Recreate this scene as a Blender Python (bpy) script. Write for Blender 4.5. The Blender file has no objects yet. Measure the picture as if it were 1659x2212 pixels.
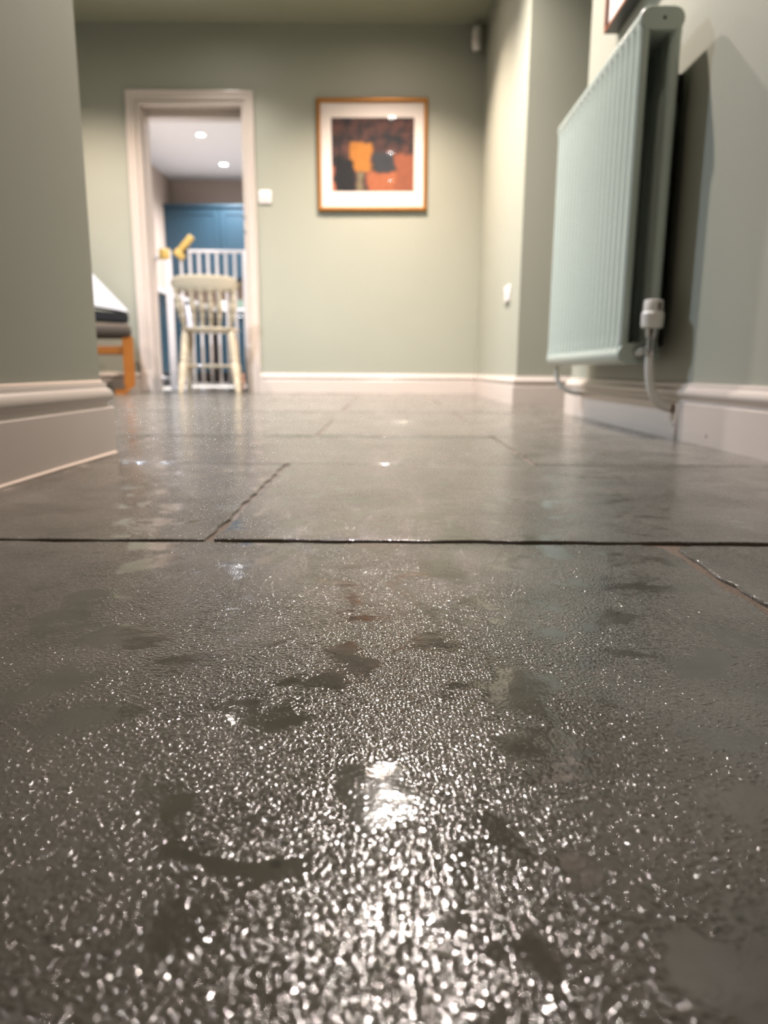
import bpy, bmesh, math, random
from mathutils import Vector, Matrix, Euler

random.seed(7)
SC = bpy.context.scene
COL = SC.collection
PI = math.pi

# ------------------------------------------------------------------ camera
CAM_H = 0.171
cam_d = bpy.data.cameras.new('camera')
cam = bpy.data.objects.new('camera', cam_d)
COL.objects.link(cam)
cam_d.sensor_fit = 'VERTICAL'
cam_d.sensor_height = 36.0
cam_d.lens = 1533.0 / 2212.0 * 36.0
cam_d.clip_start = 0.01
cam.matrix_world = (Matrix.Translation((0, 0, CAM_H))
                    @ Matrix.Rotation(math.radians(90 - 11.3), 4, 'X')
                    @ Matrix.Rotation(math.radians(0.35), 4, 'Z'))
cam_d.dof.use_dof = True
cam_d.dof.focus_distance = 0.45
cam_d.dof.aperture_fstop = 6.7
SC.camera = cam

# ------------------------------------------------------------------ world and exposure
w = bpy.data.worlds.new('world')
SC.world = w
w.use_nodes = True
w.node_tree.nodes['Background'].inputs[0].default_value = (0.5, 0.55, 0.6, 1)
w.node_tree.nodes['Background'].inputs[1].default_value = 0.02
SC.view_settings.view_transform = 'Standard'
SC.view_settings.look = 'None'
SC.view_settings.gamma = 1.0
SC.view_settings.use_curve_mapping = False
SC.view_settings.exposure = 0.0
SC.cycles.max_bounces = 6
SC.cycles.diffuse_bounces = 2
SC.cycles.glossy_bounces = 3
SC.cycles.caustics_reflective = False
SC.cycles.caustics_refractive = False
SC.cycles.use_adaptive_sampling = True
SC.cycles.adaptive_threshold = 0.05
SC.cycles.sample_clamp_indirect = 2.0
SC.cycles.blur_glossy = 0.3
SC.cycles.use_denoising = True
SC.cycles.denoising_prefilter = 'NONE'

# ceiling downlights: x, y, colour, spot watts, lens radiance, cone degrees
CEIL = 2.49
WARM = (1.0, 0.83, 0.71)
NEUT = (1.0, 0.91, 0.84)
PINK = (1.0, 0.86, 0.79)
COOL = (0.93, 0.95, 1.0)
BLUE = (0.66, 0.81, 1.0)
HALL_LAMPS = [
    (0.00, 4.62, WARM, 330, 500, 124, 'round recessed downlight in front of the gilt framed picture'),
    (0.05, 3.55, NEUT, 400, 330, 128, 'round recessed downlight by the side opening, second in the hall row from the picture wall'),
    (0.05, 2.45, PINK, 230, 200, 122, 'round recessed downlight beside the radiator, third in the hall row from the picture wall'),
    (0.05, 1.30, WARM, 24, 60, 120, 'round recessed downlight by the hall wall corner, fourth from the picture wall'),
    (0.05, 0.15, WARM, 10, 60, 120, 'round recessed downlight deep in the hall, last in the row from the picture wall'),
    (-1.10, 4.75, NEUT, 110, 220, 122, 'round recessed downlight in front of the kitchen doorway'),
    (-2.10, 4.55, WARM, 260, 160, 122, 'round recessed downlight above the beech footstool'),
    (-1.60, 3.10, BLUE, 400, 160, 150, 'cool white recessed downlight in the far room ceiling behind the hall corner'),
]
KITCHEN_LAMPS = [
    (-1.87, 6.70, COOL, 215, 260, 145, 'bright kitchen downlight just inside the doorway, over the side run'),
    (-1.87, 7.75, COOL, 215, 260, 145, 'bright kitchen downlight over the side run, second from the doorway'),
    (-1.87, 8.80, COOL, 215, 260, 145, 'bright kitchen downlight over the side run, next to the wall cupboards'),
    (-0.60, 6.70, COOL, 215, 260, 145, 'bright kitchen downlight near the doorway, away from the side run'),
    (-0.60, 7.75, COOL, 215, 260, 145, 'bright kitchen downlight in the open middle of the kitchen'),
]

# ------------------------------------------------------------------ helpers
def S(c):
    """sRGB 0-255 triple to linear rgba"""
    r = []
    for v in c:
        v /= 255.0
        r.append(v / 12.92 if v <= 0.04045 else ((v + 0.055) / 1.055) ** 2.4)
    return (r[0], r[1], r[2], 1.0)

def mat(name, col, rough=0.5, metal=0.0, spec=0.5, noise=0.0, nscale=6.0, bump=0.0, bscale=80.0,
        emit=None, estr=0.0, coat=0.0, transmission=0.0):
    m = bpy.data.materials.new(name)
    m.use_nodes = True
    nt = m.node_tree
    b = nt.nodes['Principled BSDF']
    b.inputs['Roughness'].default_value = rough
    b.inputs['Metallic'].default_value = metal
    b.inputs['Specular IOR Level'].default_value = spec
    b.inputs['Coat Weight'].default_value = coat
    b.inputs['Transmission Weight'].default_value = transmission
    b.inputs['Base Color'].default_value = col
    geo = nt.nodes.new('ShaderNodeNewGeometry')
    n = nt.nodes.new('ShaderNodeTexNoise')
    n.inputs['Scale'].default_value = nscale
    n.inputs['Detail'].default_value = 2
    nt.links.new(geo.outputs['Position'], n.inputs['Vector'])
    mx = nt.nodes.new('ShaderNodeMix'); mx.data_type = 'RGBA'
    k = 1.0 - noise
    mx.inputs[6].default_value = (col[0] * k, col[1] * k, col[2] * k, 1)
    k = 1.0 + noise
    mx.inputs[7].default_value = (min(1, col[0] * k), min(1, col[1] * k), min(1, col[2] * k), 1)
    nt.links.new(n.outputs[0], mx.inputs[0])
    if noise > 0: nt.links.new(mx.outputs[2], b.inputs['Base Color'])
    if bump > 0:
        n2 = nt.nodes.new('ShaderNodeTexNoise')
        n2.inputs['Scale'].default_value = bscale
        n2.inputs['Detail'].default_value = 1
        nt.links.new(geo.outputs['Position'], n2.inputs['Vector'])
        bp = nt.nodes.new('ShaderNodeBump')
        bp.inputs['Strength'].default_value = bump
        bp.inputs['Distance'].default_value = 0.002
        nt.links.new(n2.outputs[0], bp.inputs['Height'])
        nt.links.new(bp.outputs[0], b.inputs['Normal'])
    if emit is not None:
        b.inputs['Emission Color'].default_value = (*emit[:3], 1)
        b.inputs['Emission Strength'].default_value = estr
    return m

def obj(name, bm, material, parent=None, smooth=False, angle=None):
    me = bpy.data.meshes.new(name)
    bmesh.ops.recalc_face_normals(bm, faces=bm.faces)
    bm.to_mesh(me); bm.free()
    if smooth:
        for p in me.polygons: p.use_smooth = True
        if angle is not None:
            me.set_sharp_from_angle(angle=math.radians(angle))
    me.materials.append(material)
    o = bpy.data.objects.new(name, me)
    COL.objects.link(o)
    if parent is not None: o.parent = parent
    return o

def share(o, parent=None, loc=None):
    c = o.copy(); COL.objects.link(c)
    if parent is not None: c.parent = parent
    if loc is not None: c.location = loc
    return c

def thing(name, label, cat, loc=(0, 0, 0), rz=0.0, group=None):
    o = bpy.data.objects.new(name, None)
    o.empty_display_size = 0.05
    COL.objects.link(o)
    o.location = loc; o.rotation_euler = (0, 0, rz)
    o['label'] = label; o['category'] = cat
    if group: o['group'] = group
    return o

def tag(o, label, cat, group=None):
    o['label'] = label; o['category'] = cat
    if group: o['group'] = group
    return o

def struct(o, label=None, cat=None):
    o['kind'] = 'structure'
    if label: o['label'] = label; o['category'] = cat
    return o

def box(bm, x0, x1, y0, y1, z0, z1, bev=0.0, seg=2):
    t = bmesh.new()
    bmesh.ops.create_cube(t, size=1.0)
    for v in t.verts:
        v.co = Vector(((x0 + x1) / 2 + v.co.x * (x1 - x0), (y0 + y1) / 2 + v.co.y * (y1 - y0),
                       (z0 + z1) / 2 + v.co.z * (z1 - z0)))
    if bev > 0:
        bmesh.ops.bevel(t, geom=t.edges[:], offset=bev, segments=seg, profile=0.5, affect='EDGES')
    merge(bm, t)

def merge(bm, t, M=None):
    if M is not None: bmesh.ops.transform(t, matrix=M, verts=t.verts)
    mp = [bm.verts.new(v.co) for v in t.verts]
    t.verts.index_update()
    for f in t.faces:
        bm.faces.new([mp[v.index] for v in f.verts])
    t.free()

def sheet(pts):
    bm = bmesh.new(); bm.faces.new([bm.verts.new(p) for p in pts]); return bm

def B(x0, x1, y0, y1, z0, z1, bev=0.0, seg=2):
    bm = bmesh.new(); box(bm, x0, x1, y0, y1, z0, z1, bev, seg); return bm

def rings(bm, rs, cap=True, closed=True):
    """skin a list of rings (lists of points)"""
    vs = [[bm.verts.new(p) for p in r] for r in rs]
    n = len(vs[0])
    for a, b in zip(vs, vs[1:]):
        for i in range(n if closed else n - 1):
            bm.faces.new([a[i], a[(i + 1) % n], b[(i + 1) % n], b[i]])
    if cap:
        bm.faces.new(vs[0][::-1]); bm.faces.new(vs[-1])

def frame_of(d):
    d = d.normalized()
    u = Vector((0, 0, 1)) if abs(d.z) < 0.9 else Vector((1, 0, 0))
    a = d.cross(u).normalized(); b = d.cross(a).normalized()
    return a, b

def lathe(bm, p0, p1, prof, n=16):
    """turned shape from p0 to p1, prof = [(t, r)]"""
    p0 = Vector(p0); p1 = Vector(p1)
    a, b = frame_of(p1 - p0)
    rs = []
    for t, r in prof:
        c = p0.lerp(p1, t)
        rs.append([c + (a * math.cos(2 * PI * i / n) + b * math.sin(2 * PI * i / n)) * max(r, 1e-4) for i in range(n)])
    rings(bm, rs)

def tube(bm, pts, r, n=12):
    pts = [Vector(p) for p in pts]
    rs = []
    a = None
    for i, p in enumerate(pts):
        d = (pts[min(i + 1, len(pts) - 1)] - pts[max(i - 1, 0)]).normalized()
        if a is None: a, b = frame_of(d)
        a = (a - d * a.dot(d)).normalized(); b = d.cross(a)
        rr = r[i] if isinstance(r, (list, tuple)) else r
        rs.append([p + (a * math.cos(2 * PI * k / n) + b * math.sin(2 * PI * k / n)) * rr for k in range(n)])
    rings(bm, rs)

def bez(p0, p1, p2, p3, n=12):
    P = [Vector(p) for p in (p0, p1, p2, p3)]
    out = []
    for i in range(n + 1):
        t = i / n; s = 1 - t
        out.append(P[0] * s**3 + P[1] * 3 * s * s * t + P[2] * 3 * s * t * t + P[3] * t**3)
    return out

def sweep(bm, path, prof):
    """profile (d out to the right of travel, z) along an XY path with mitred corners"""
    P = [Vector((p[0], p[1])) for p in path]
    rs = []
    for i, p in enumerate(P):
        n = []
        if i > 0: d = (P[i] - P[i - 1]).normalized(); n.append(Vector((d.y, -d.x)))
        if i < len(P) - 1: d = (P[i + 1] - P[i]).normalized(); n.append(Vector((d.y, -d.x)))
        if len(n) == 2:
            m = (n[0] + n[1]); m = m / (1 + n[0].dot(n[1]))
        else: m = n[0]
        rs.append([Vector((p.x + m.x * d_, p.y + m.y * d_, z)) for d_, z in prof])
    rings(bm, rs)

def stadium(w, h, n=10):
    """outline in (u, v), full width w, height h"""
    r = h / 2; out = []
    for i in range(n + 1):
        a = -PI / 2 + PI * i / n
        out.append((w / 2 - r + r * math.cos(a), r * math.sin(a)))
    for i in range(n + 1):
        a = PI / 2 + PI * i / n
        out.append((-w / 2 + r + r * math.cos(a), r * math.sin(a)))
    return out

# ------------------------------------------------------------------ materials
M = {}
M['wall'] = mat('sage_wall_paint', S((160, 161, 147)), 0.55, noise=0.03, nscale=3)
M['ceiling'] = mat('sage_ceiling_paint', S((152, 154, 134)), 0.7, noise=0.02)
M['ceil_white'] = mat('white_ceiling_paint', S((235, 233, 232)), 0.7, noise=0.02)
M['kwall'] = mat('beige_kitchen_paint', S((196, 178, 164)), 0.6, noise=0.03)
M['wood_white'] = mat('white_gloss_woodwork', S((208, 196, 187)), 0.28, noise=0.03, nscale=4)
M['rad'] = mat('pale_green_enamel', S((186, 198, 189)), 0.2, noise=0.02)
M['plastic'] = mat('white_plastic', S((232, 228, 222)), 0.3)
M['chrome'] = mat('chrome', S((190, 190, 190)), 0.12, metal=1.0)
M['dark'] = mat('dark_metal', S((40, 38, 36)), 0.4)
M['cream'] = mat('cream_gloss_paint', S((204, 190, 166)), 0.07, noise=0.03, nscale=8)
M['gatewhite'] = mat('white_powder_coat', S((214, 212, 216)), 0.3)
M['yellow'] = mat('yellow_plastic', S((200, 170, 96)), 0.4)
M['teal'] = mat('teal_cabinet_paint', S((36, 62, 76)), 0.4, noise=0.04)
M['worktop'] = mat('white_worktop', S((226, 222, 222)), 0.25, noise=0.03, nscale=30)
M['splash'] = mat('taupe_tile_glaze', S((150, 128, 112)), 0.3, noise=0.05)
M['black'] = mat('black_paint', S((22, 20, 22)), 0.45)
M['steel'] = mat('brushed_steel', S((180, 180, 182)), 0.3, metal=1.0)
M['gold'] = mat('gilt_frame', S((178, 122, 58)), 0.35, metal=0.6, noise=0.1, nscale=30)
M['mount'] = mat('picture_mount', S((240, 228, 220)), 0.8)
M['frame_dark'] = mat('dark_frame', S((38, 33, 34)), 0.35)
M['frame_red'] = mat('reddish_wood_slip', S((150, 88, 62)), 0.4)
M['frame_white'] = mat('white_frame', S((230, 230, 236)), 0.35)
M['beech'] = mat('orange_beech', S((158, 94, 34)), 0.35, noise=0.12, nscale=20)
M['cushion'] = mat('grey_brown_fabric', S((74, 64, 55)), 0.9, noise=0.1, nscale=40, bump=0.4, bscale=300)
M['paper'] = mat('white_paper', S((240, 236, 236)), 0.8)
M['towel'] = mat('white_cotton', S((214, 210, 220)), 0.95, bump=0.3, bscale=400)
M['peach'] = mat('peach_plastic', S((222, 160, 130)), 0.4)
M['kettle'] = mat('dark_kettle', S((58, 48, 46)), 0.25)
M['caulk'] = mat('white_caulk', S((225, 205, 190)), 0.5)
M['grout'] = mat('brown_grout', S((112, 94, 78)), 0.5, noise=0.15, nscale=60, bump=0.6, bscale=300)
M['greenglass'] = mat('pale_green_glass', S((190, 215, 195)), 0.08, transmission=0.6)
M['switch'] = mat('switch_plastic', S((238, 230, 228)), 0.3)

def glass_pane():
    m = bpy.data.materials.new('picture_glass'); m.use_nodes = True
    nt = m.node_tree; nt.nodes.remove(nt.nodes['Principled BSDF'])
    out = nt.nodes['Material Output']
    tr = nt.nodes.new('ShaderNodeBsdfTransparent'); gl = nt.nodes.new('ShaderNodeBsdfGlossy')
    gl.inputs['Roughness'].default_value = 0.02
    mx = nt.nodes.new('ShaderNodeMixShader'); mx.inputs[0].default_value = 0.05
    nt.links.new(tr.outputs[0], mx.inputs[1])
    nt.links.new(gl.outputs[0], mx.inputs[2]); nt.links.new(mx.outputs[0], out.inputs[0])
    return m
M['pane'] = glass_pane()

def N(nt, t, **kw):
    n = nt.nodes.new(t)
    for k, v in kw.items(): setattr(n, k, v)
    return n

def stone():
    m = bpy.data.materials.new('sealed_limestone'); m.use_nodes = True
    nt = m.node_tree; L = nt.links.new
    b = nt.nodes['Principled BSDF']
    geo = N(nt, 'ShaderNodeNewGeometry')
    pos = geo.outputs['Position']
    oi = N(nt, 'ShaderNodeObjectInfo')
    # colour: mottled grey brown
    n1 = N(nt, 'ShaderNodeTexNoise'); n1.inputs['Scale'].default_value = 9; n1.inputs['Detail'].default_value = 4
    L(pos, n1.inputs['Vector'])
    cr = N(nt, 'ShaderNodeValToRGB')
    cr.color_ramp.elements[0].position = 0.3; cr.color_ramp.elements[0].color = S((76, 74, 67))
    cr.color_ramp.elements[1].position = 0.72; cr.color_ramp.elements[1].color = S((119, 115, 107))
    L(n1.outputs[0], cr.inputs[0])
    hs = N(nt, 'ShaderNodeHueSaturation')
    mr = N(nt, 'ShaderNodeMapRange'); mr.inputs['To Min'].default_value = 0.86; mr.inputs['To Max'].default_value = 1.08
    L(oi.outputs['Random'], mr.inputs['Value']); L(mr.outputs[0], hs.inputs['Value'])
    L(cr.outputs[0], hs.inputs['Color'])
    # small dark pits in the stone
    v = N(nt, 'ShaderNodeTexVoronoi'); v.inputs['Scale'].default_value = 42
    L(pos, v.inputs['Vector'])
    pit = N(nt, 'ShaderNodeMapRange'); pit.inputs['From Min'].default_value = 0.05; pit.inputs['From Max'].default_value = 0.12
    pit.inputs['To Min'].default_value = 0.55; pit.inputs['To Max'].default_value = 1.0
    L(v.outputs['Distance'], pit.inputs['Value'])
    mm = N(nt, 'ShaderNodeMix', data_type='RGBA', blend_type='MULTIPLY'); mm.inputs[0].default_value = 1
    L(hs.outputs[0], mm.inputs[6]); L(pit.outputs[0], mm.inputs[7])
    L(mm.outputs[2], b.inputs['Base Color'])
    # mask of pitted (rough) areas against worn smooth patches
    n2 = N(nt, 'ShaderNodeTexNoise'); n2.inputs['Scale'].default_value = 21; n2.inputs['Detail'].default_value = 2.5
    n2.inputs['Distortion'].default_value = 0.6
    L(pos, n2.inputs['Vector'])
    mk = N(nt, 'ShaderNodeMapRange'); mk.interpolation_type = 'SMOOTHSTEP'
    mk.inputs['From Min'].default_value = 0.36; mk.inputs['From Max'].default_value = 0.50; mk.inputs['To Min'].default_value = 0.07
    L(n2.outputs[0], mk.inputs['Value'])
    # grain of the sealed surface
    v3 = N(nt, 'ShaderNodeTexVoronoi', voronoi_dimensions='2D'); v3.inputs['Scale'].default_value = 450
    nw = N(nt, 'ShaderNodeTexNoise'); nw.inputs['Scale'].default_value = 330; nw.inputs['Detail'].default_value = 0
    L(pos, nw.inputs['Vector'])
    vm = N(nt, 'ShaderNodeVectorMath', operation='MULTIPLY_ADD'); vm.inputs[1].default_value = (0.0018, 0.0018, 0)
    L(nw.outputs['Color'], vm.inputs[0]); L(pos, vm.inputs[2])
    L(vm.outputs[0], v3.inputs['Vector'])
    sq = N(nt, 'ShaderNodeMath', operation='MULTIPLY'); L(v3.outputs['Distance'], sq.inputs[0]); L(v3.outputs['Distance'], sq.inputs[1])
    sepc = N(nt, 'ShaderNodeSeparateColor'); L(v3.outputs['Color'], sepc.inputs[0])
    amp = N(nt, 'ShaderNodeMapRange'); L(sepc.outputs[0], amp.inputs[0]); amp.inputs[1].default_value = 0.2; amp.inputs[3].default_value = 0.25; amp.inputs[4].default_value = 1.0
    n3 = N(nt, 'ShaderNodeMath', operation='MULTIPLY'); L(sq.outputs[0], n3.inputs[0]); L(amp.outputs[0], n3.inputs[1])
    n4 = N(nt, 'ShaderNodeTexNoise'); n4.inputs['Scale'].default_value = 45; n4.inputs['Detail'].default_value = 1
    L(pos, n4.inputs['Vector'])
    c0 = N(nt, 'ShaderNodeMath', operation='SUBTRACT'); L(n3.outputs[0], c0.inputs[0]); c0.inputs[1].default_value = 0.1
    a = N(nt, 'ShaderNodeMath', operation='MULTIPLY'); L(c0.outputs[0], a.inputs[0]); L(mk.outputs[0], a.inputs[1])
    a2 = N(nt, 'ShaderNodeMath', operation='MULTIPLY_ADD'); L(n4.outputs[0], a2.inputs[0]); a2.inputs[1].default_value = 0.6
    L(a.outputs[0], a2.inputs[2])
    bp = N(nt, 'ShaderNodeBump'); bp.inputs['Strength'].default_value = 1.0; bp.inputs['Distance'].default_value = 0.00084
    L(a2.outputs[0], bp.inputs['Height'])
    L(bp.outputs[0], b.inputs['Normal'])
    b.inputs['Roughness'].default_value = 0.09
    b.inputs['Specular IOR Level'].default_value = 1.0
    return m
M['stone'] = stone()
M['pale_stone'] = mat('pale_kitchen_stone', S((196, 188, 178)), 0.4, noise=0.08, nscale=9)

# ------------------------------------------------------------------ the room shell
BACK = 5.40       # face of the far wall of the room
KIT = 5.62        # kitchen side of that wall
XL = -0.573       # hall wall on the left
XR = 0.77         # hall wall carrying the radiator
XF = 0.68         # wall beyond the opening on the right
DX0, DX1, DZ = -1.75, -0.99, 2.00   # doorway

struct(obj('wall_left', B(XL - 0.14, XL, -2.0, 1.45, -0.02, CEIL), M['wall']), 'sage painted hall wall with a free corner', 'wall')
struct(obj('wall_dividing', B(-3.2, XL - 0.14, 1.31, 1.45, -0.02, CEIL), M['wall']), 'sage wall running off behind the hall corner', 'wall')
struct(obj('wall_left_far', B(-3.32, -3.2, 1.31, BACK, -0.02, CEIL), M['wall']), 'sage side wall of the far room', 'wall')
struct(obj('wall_right', B(XR, XR + 0.13, -2.0, 2.98, -0.02, CEIL), M['wall']), 'pale sage wall behind the radiator', 'wall')
struct(obj('wall_passage_near', B(XR + 0.13, 2.2, 2.85, 2.98, -0.02, CEIL), M['wall']), 'sage return wall of the side opening', 'wall')
struct(obj('wall_passage', B(XF, 2.2, 3.74, 3.87, -0.02, CEIL), M['wall']), 'grey shaded wall end beyond the radiator', 'wall')
struct(obj('wall_passage_end', B(2.2, 2.3, 2.85, 3.87, -0.02, CEIL), M['wall']), 'sage wall closing the side opening', 'wall')
struct(obj('wall_right_far', B(XF, XF + 0.13, 3.87, BACK, -0.02, CEIL), M['wall']), 'sage wall with a low white socket', 'wall')
struct(obj('wall_front', B(XL - 0.14, XR + 0.13, -2.12, -2.0, -0.02, CEIL), M['wall']), 'sage wall closing the hall', 'wall')
bm = bmesh.new()
box(bm, -3.32, DX0, BACK, KIT, -0.02, CEIL); box(bm, DX1, XF + 0.13, BACK, KIT, -0.02, CEIL)
box(bm, DX0, DX1, BACK, KIT, DZ, CEIL)
struct(obj('wall_back', bm, M['wall']), 'sage wall with the kitchen doorway and a gilt framed picture', 'wall')
struct(obj('ceiling', B(-3.32, 2.3, -2.12, KIT - 0.1, CEIL, CEIL + 0.1), M['ceiling']), 'dim sage green ceiling', 'ceiling')
# kitchen shell
KL, KB, KR = -2.71, 9.55, 0.7
struct(obj('wall_kitchen_left', B(KL - 0.1, KL, KIT, KB, -0.02, CEIL), M['kwall']), 'pale kitchen wall with a pink print', 'wall')
struct(obj('wall_kitchen_back', B(KL - 0.1, KR + 0.1, KB, KB + 0.1, -0.02, CEIL), M['kwall']), 'beige kitchen wall above teal cabinets', 'wall')
struct(obj('wall_kitchen_right', B(KR, KR + 0.1, KIT, KB, -0.02, CEIL), M['kwall']), 'beige kitchen side wall', 'wall')
struct(obj('ceiling_kitchen', B(KL - 0.1, KR + 0.1, KIT - 0.1, KB + 0.1, CEIL, CEIL + 0.1), M['ceil_white']), 'bright white kitchen ceiling', 'ceiling')

# floor: grout bed with separate stone slabs
fl = struct(obj('floor', B(-3.32, 2.3, -2.12, KB + 0.1, -0.06, -0.0032), M['grout']), 'wet looking sealed limestone slab floor', 'floor')
rowsY = [-2.12, -1.68, -1.10, -0.50, 0.10, 0.70, 1.305, 1.88, 2.40, 2.98, 3.56, 4.14, 4.72, 5.30, 5.88, 6.46, 7.04, 7.62, 8.20, 8.78, 9.36]
def slab(x0, x1, y0, y1, gap, dz, seed, rc=0.005):
    rnd = random.Random(seed)
    g = gap / 2
    def side(p, q, n):
        out = []
        p = Vector(p); q = Vector(q)
        d = (q - p).normalized(); nn = Vector((-d.y, d.x))
        ph = rnd.random() * 9
        for i in range(n):
            t = i / n
            wob = 0.0012 * math.sin(ph + t * 23) + 0.0012 * math.sin(ph * 2 + t * 61) + rnd.uniform(-0.0009, 0.0009)
            out.append(p.lerp(q, t) + nn * (wob + 0.001))
        return out
    c = [(x0 + g, y0 + g), (x1 - g, y0 + g), (x1 - g, y1 - g), (x0 + g, y1 - g)]
    o = []
    for i in range(4):
        o += side(c[i], c[(i + 1) % 4], 44)
    hx, hy = (x1 - x0) / 2 - g, (y1 - y0) / 2 - g      # rounded corners
    for p in o:
        dx, dy = p.x - (x0 + x1) / 2, p.y - (y0 + y1) / 2
        ex, ey = abs(dx) - (hx - rc), abs(dy) - (hy - rc)
        if ex > 0 and ey > 0:
            d = math.hypot(ex, ey)
            if d > rc:
                p.x = (x0 + x1) / 2 + math.copysign(hx - rc + ex * rc / d, dx)
                p.y = (y0 + y1) / 2 + math.copysign(hy - rc + ey * rc / d, dy)
    cx, cy = (x0 + x1) / 2, (y0 + y1) / 2
    def inset(k, z):
        r = []
        for p in o:
            dx = p.x - cx; dy = p.y - cy
            r.append(Vector((p.x - k * (1 if dx > 0 else -1) * min(1, abs(dx) / ((x1 - x0) / 2 - 0.03)) , p.y - k * (1 if dy > 0 else -1) * min(1, abs(dy) / ((y1 - y0) / 2 - 0.03)), z)))
        return r
    bm = bmesh.new()
    rings(bm, [inset(0, -0.02), inset(0, dz - 0.0014), inset(0.0005, dz - 0.0005), inset(0.0018, dz)])
    return bm
W = 0.90
for j in range(len(rowsY) - 1):
    off = 0.283 if j % 2 == 0 else -0.178      # row 4 (0.10-0.70) has its joint at x=0.283
    x0s = [off + W * k for k in range(-5, 4)]
    for k, x in enumerate(x0s):
        a, b_ = x, x + W
        y0, y1 = rowsY[j], rowsY[j + 1]
        if y0 < 1.4 and (b_ < XL - 0.14 or a > XR + 0.13): continue
        if 1.4 <= y0 < KIT and (b_ < -3.25 or a > 1.4): continue
        if y0 >= KIT - 0.1 and (b_ < KL - 0.05 or a > -0.2): continue
        a = max(a, -3.25); b_ = min(b_, 2.2)
        if b_ - a < 0.05: continue
        dz = random.uniform(-0.0006, 0.0006) + (0.0008 if j % 2 else 0)
        o = obj('slab', slab(a, b_, y0, y1, 0.010 if j == 4 else 0.007, dz, j * 31 + k, 0.024 if j == 4 else 0.005), M['pale_stone'] if y0 > KIT else M['stone'], fl)

# skirting
PROF = [(0, 0.0), (0.019, 0.0), (0.019, 0.0925), (0.0175, 0.0945), (0.0115, 0.0952), (0.0100, 0.098), (0.0096, 0.103), (0.0108, 0.1065),
        (0.0150, 0.1085), (0.0176, 0.1120), (0.0186, 0.1165), (0.0184, 0.1215), (0.0168, 0.1265), (0.0135, 0.1305),
        (0.0098, 0.1325), (0.0090, 0.1335), (0.0088, 0.1405), (0.0074, 0.1430), (0, 0.1438)]
def skirt(name, path, label):
    bm = bmesh.new(); sweep(bm, path, PROF)
    return struct(obj(name, bm, M['wood_white'], smooth=True, angle=28), label, 'skirting')
bl = skirt('baseboard_left', [(XL, -2.0), (XL, 1.45), (-3.19, 1.45)], 'moulded white skirting along the left hall wall and its corner')
br = skirt('baseboard_right', [(2.19, 2.98), (XR, 2.98), (XR, -2.0)], 'moulded white skirting under the radiator')
skirt('baseboard_back', [(DX1 + 0.064, BACK), (XF, BACK), (XF, 3.74), (2.19, 3.74)], 'moulded white skirting below the gilt framed picture')
skirt('baseboard_back_left', [(-3.19, BACK), (DX0 - 0.064, BACK)], 'short white skirting behind the footstool')
bm = bmesh.new(); box(bm, KL, KL + 0.02, KIT, 6.19, 0, 0.14, 0.004); box(bm, -2.69, DX0 - 0.06, KIT, KIT + 0.02, 0, 0.14, 0.004)
struct(obj('baseboard_kitchen', bm, M['wood_white']), 'white kitchen skirting beside the doorway', 'skirting')
# beads of caulk
bm = bmesh.new(); tube(bm, [(XL + 0.0195, -1.9, 0.0015), (XL + 0.0195, 0.4, 0.0015), (XL + 0.0195, 0.9, 0.001), (XL + 0.0195, 1.2, 0.0022), (XL + 0.0190, 1.46, 0.0015)], 0.0035, 8)
obj('caulk_bead', bm, M['caulk'], bl, True)
bm = bmesh.new(); tube(bm, [(XL + 0.001, -1.9, 0.1455), (XL + 0.001, 0.6, 0.1450), (XL + 0.001, 1.0, 0.1462), (XL + 0.001, 1.05, 0.1440), (XL + 0.001, 1.45, 0.1455)], 0.003, 8)
obj('caulk_bead', bm, M['caulk'], bl, True)
bm = bmesh.new(); tube(bm, [(XR - 0.0192, 1.835, 0.001), (XR - 0.0196, 1.835, 0.04), (XR - 0.0192, 1.835, 0.088)], 0.0035, 8)
obj('paint_bead', bm, M['caulk'], br, True)
bm = bmesh.new(); lathe(bm, (XR - 0.0195, 1.66, 0.024), (XR - 0.018, 1.66, 0.024), [(0, 0.0035), (1, 0.0035)], 10)
obj('nail_hole', bm, M['dark'], br)
bm = bmesh.new(); lathe(bm, (XR - 0.0195, 1.855, 0.036), (XR - 0.018, 1.855, 0.036), [(0, 0.004), (1, 0.004)], 10)
obj('nail_hole', bm, M['dark'], br)

# door lining and architrave (open doorway)
d1 = bpy.data.objects.new('door_1', None); COL.objects.link(d1); d1.location = ((DX0 + DX1) / 2, BACK, 0)
struct(d1, 'white moulded frame of the open kitchen doorway', 'door frame')
o_ = Vector(d1.location)
def dpart(name, bm, m=None, smooth=False):
    bmesh.ops.translate(bm, verts=bm.verts, vec=-o_)
    return obj(name, bm, m or M['wood_white'], d1, smooth, 30 if smooth else None)
def arch(bm, x0, x1, z1, out=0.0):
    """architrave run: stepped and rounded section, mitred round the opening"""
    wv = 0.064
    sec = [(0.004, 0.0), (0.004, 0.014), (0.010, 0.018), (0.018, 0.018), (0.022, 0.014), (0.046, 0.017), (0.056, 0.022), (0.064, 0.020), (0.064, 0.0)]
    rs = []
    for (px, pz, sx, sz) in ((x0, 0, -1, 0), (x0, z1, -1, 1), (x1, z1, 1, 1), (x1, 0, 1, 0)):
        rs.append([Vector((px + sx * d, BACK - t, pz + sz * d)) for d, t in sec])
    rings(bm, rs)
bm = bmesh.new(); arch(bm, DX0, DX1, DZ); dpart('architrave', bm, smooth=True)
bm = bmesh.new(); box(bm, DX0, DX0 + 0.022, BACK - 0.002, KIT, 0, DZ - 0.022, 0.002); dpart('jamb', bm)
bm = bmesh.new(); box(bm, DX1 - 0.022, DX1, BACK - 0.002, KIT, 0, DZ - 0.022, 0.002); dpart('jamb', bm)
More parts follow.
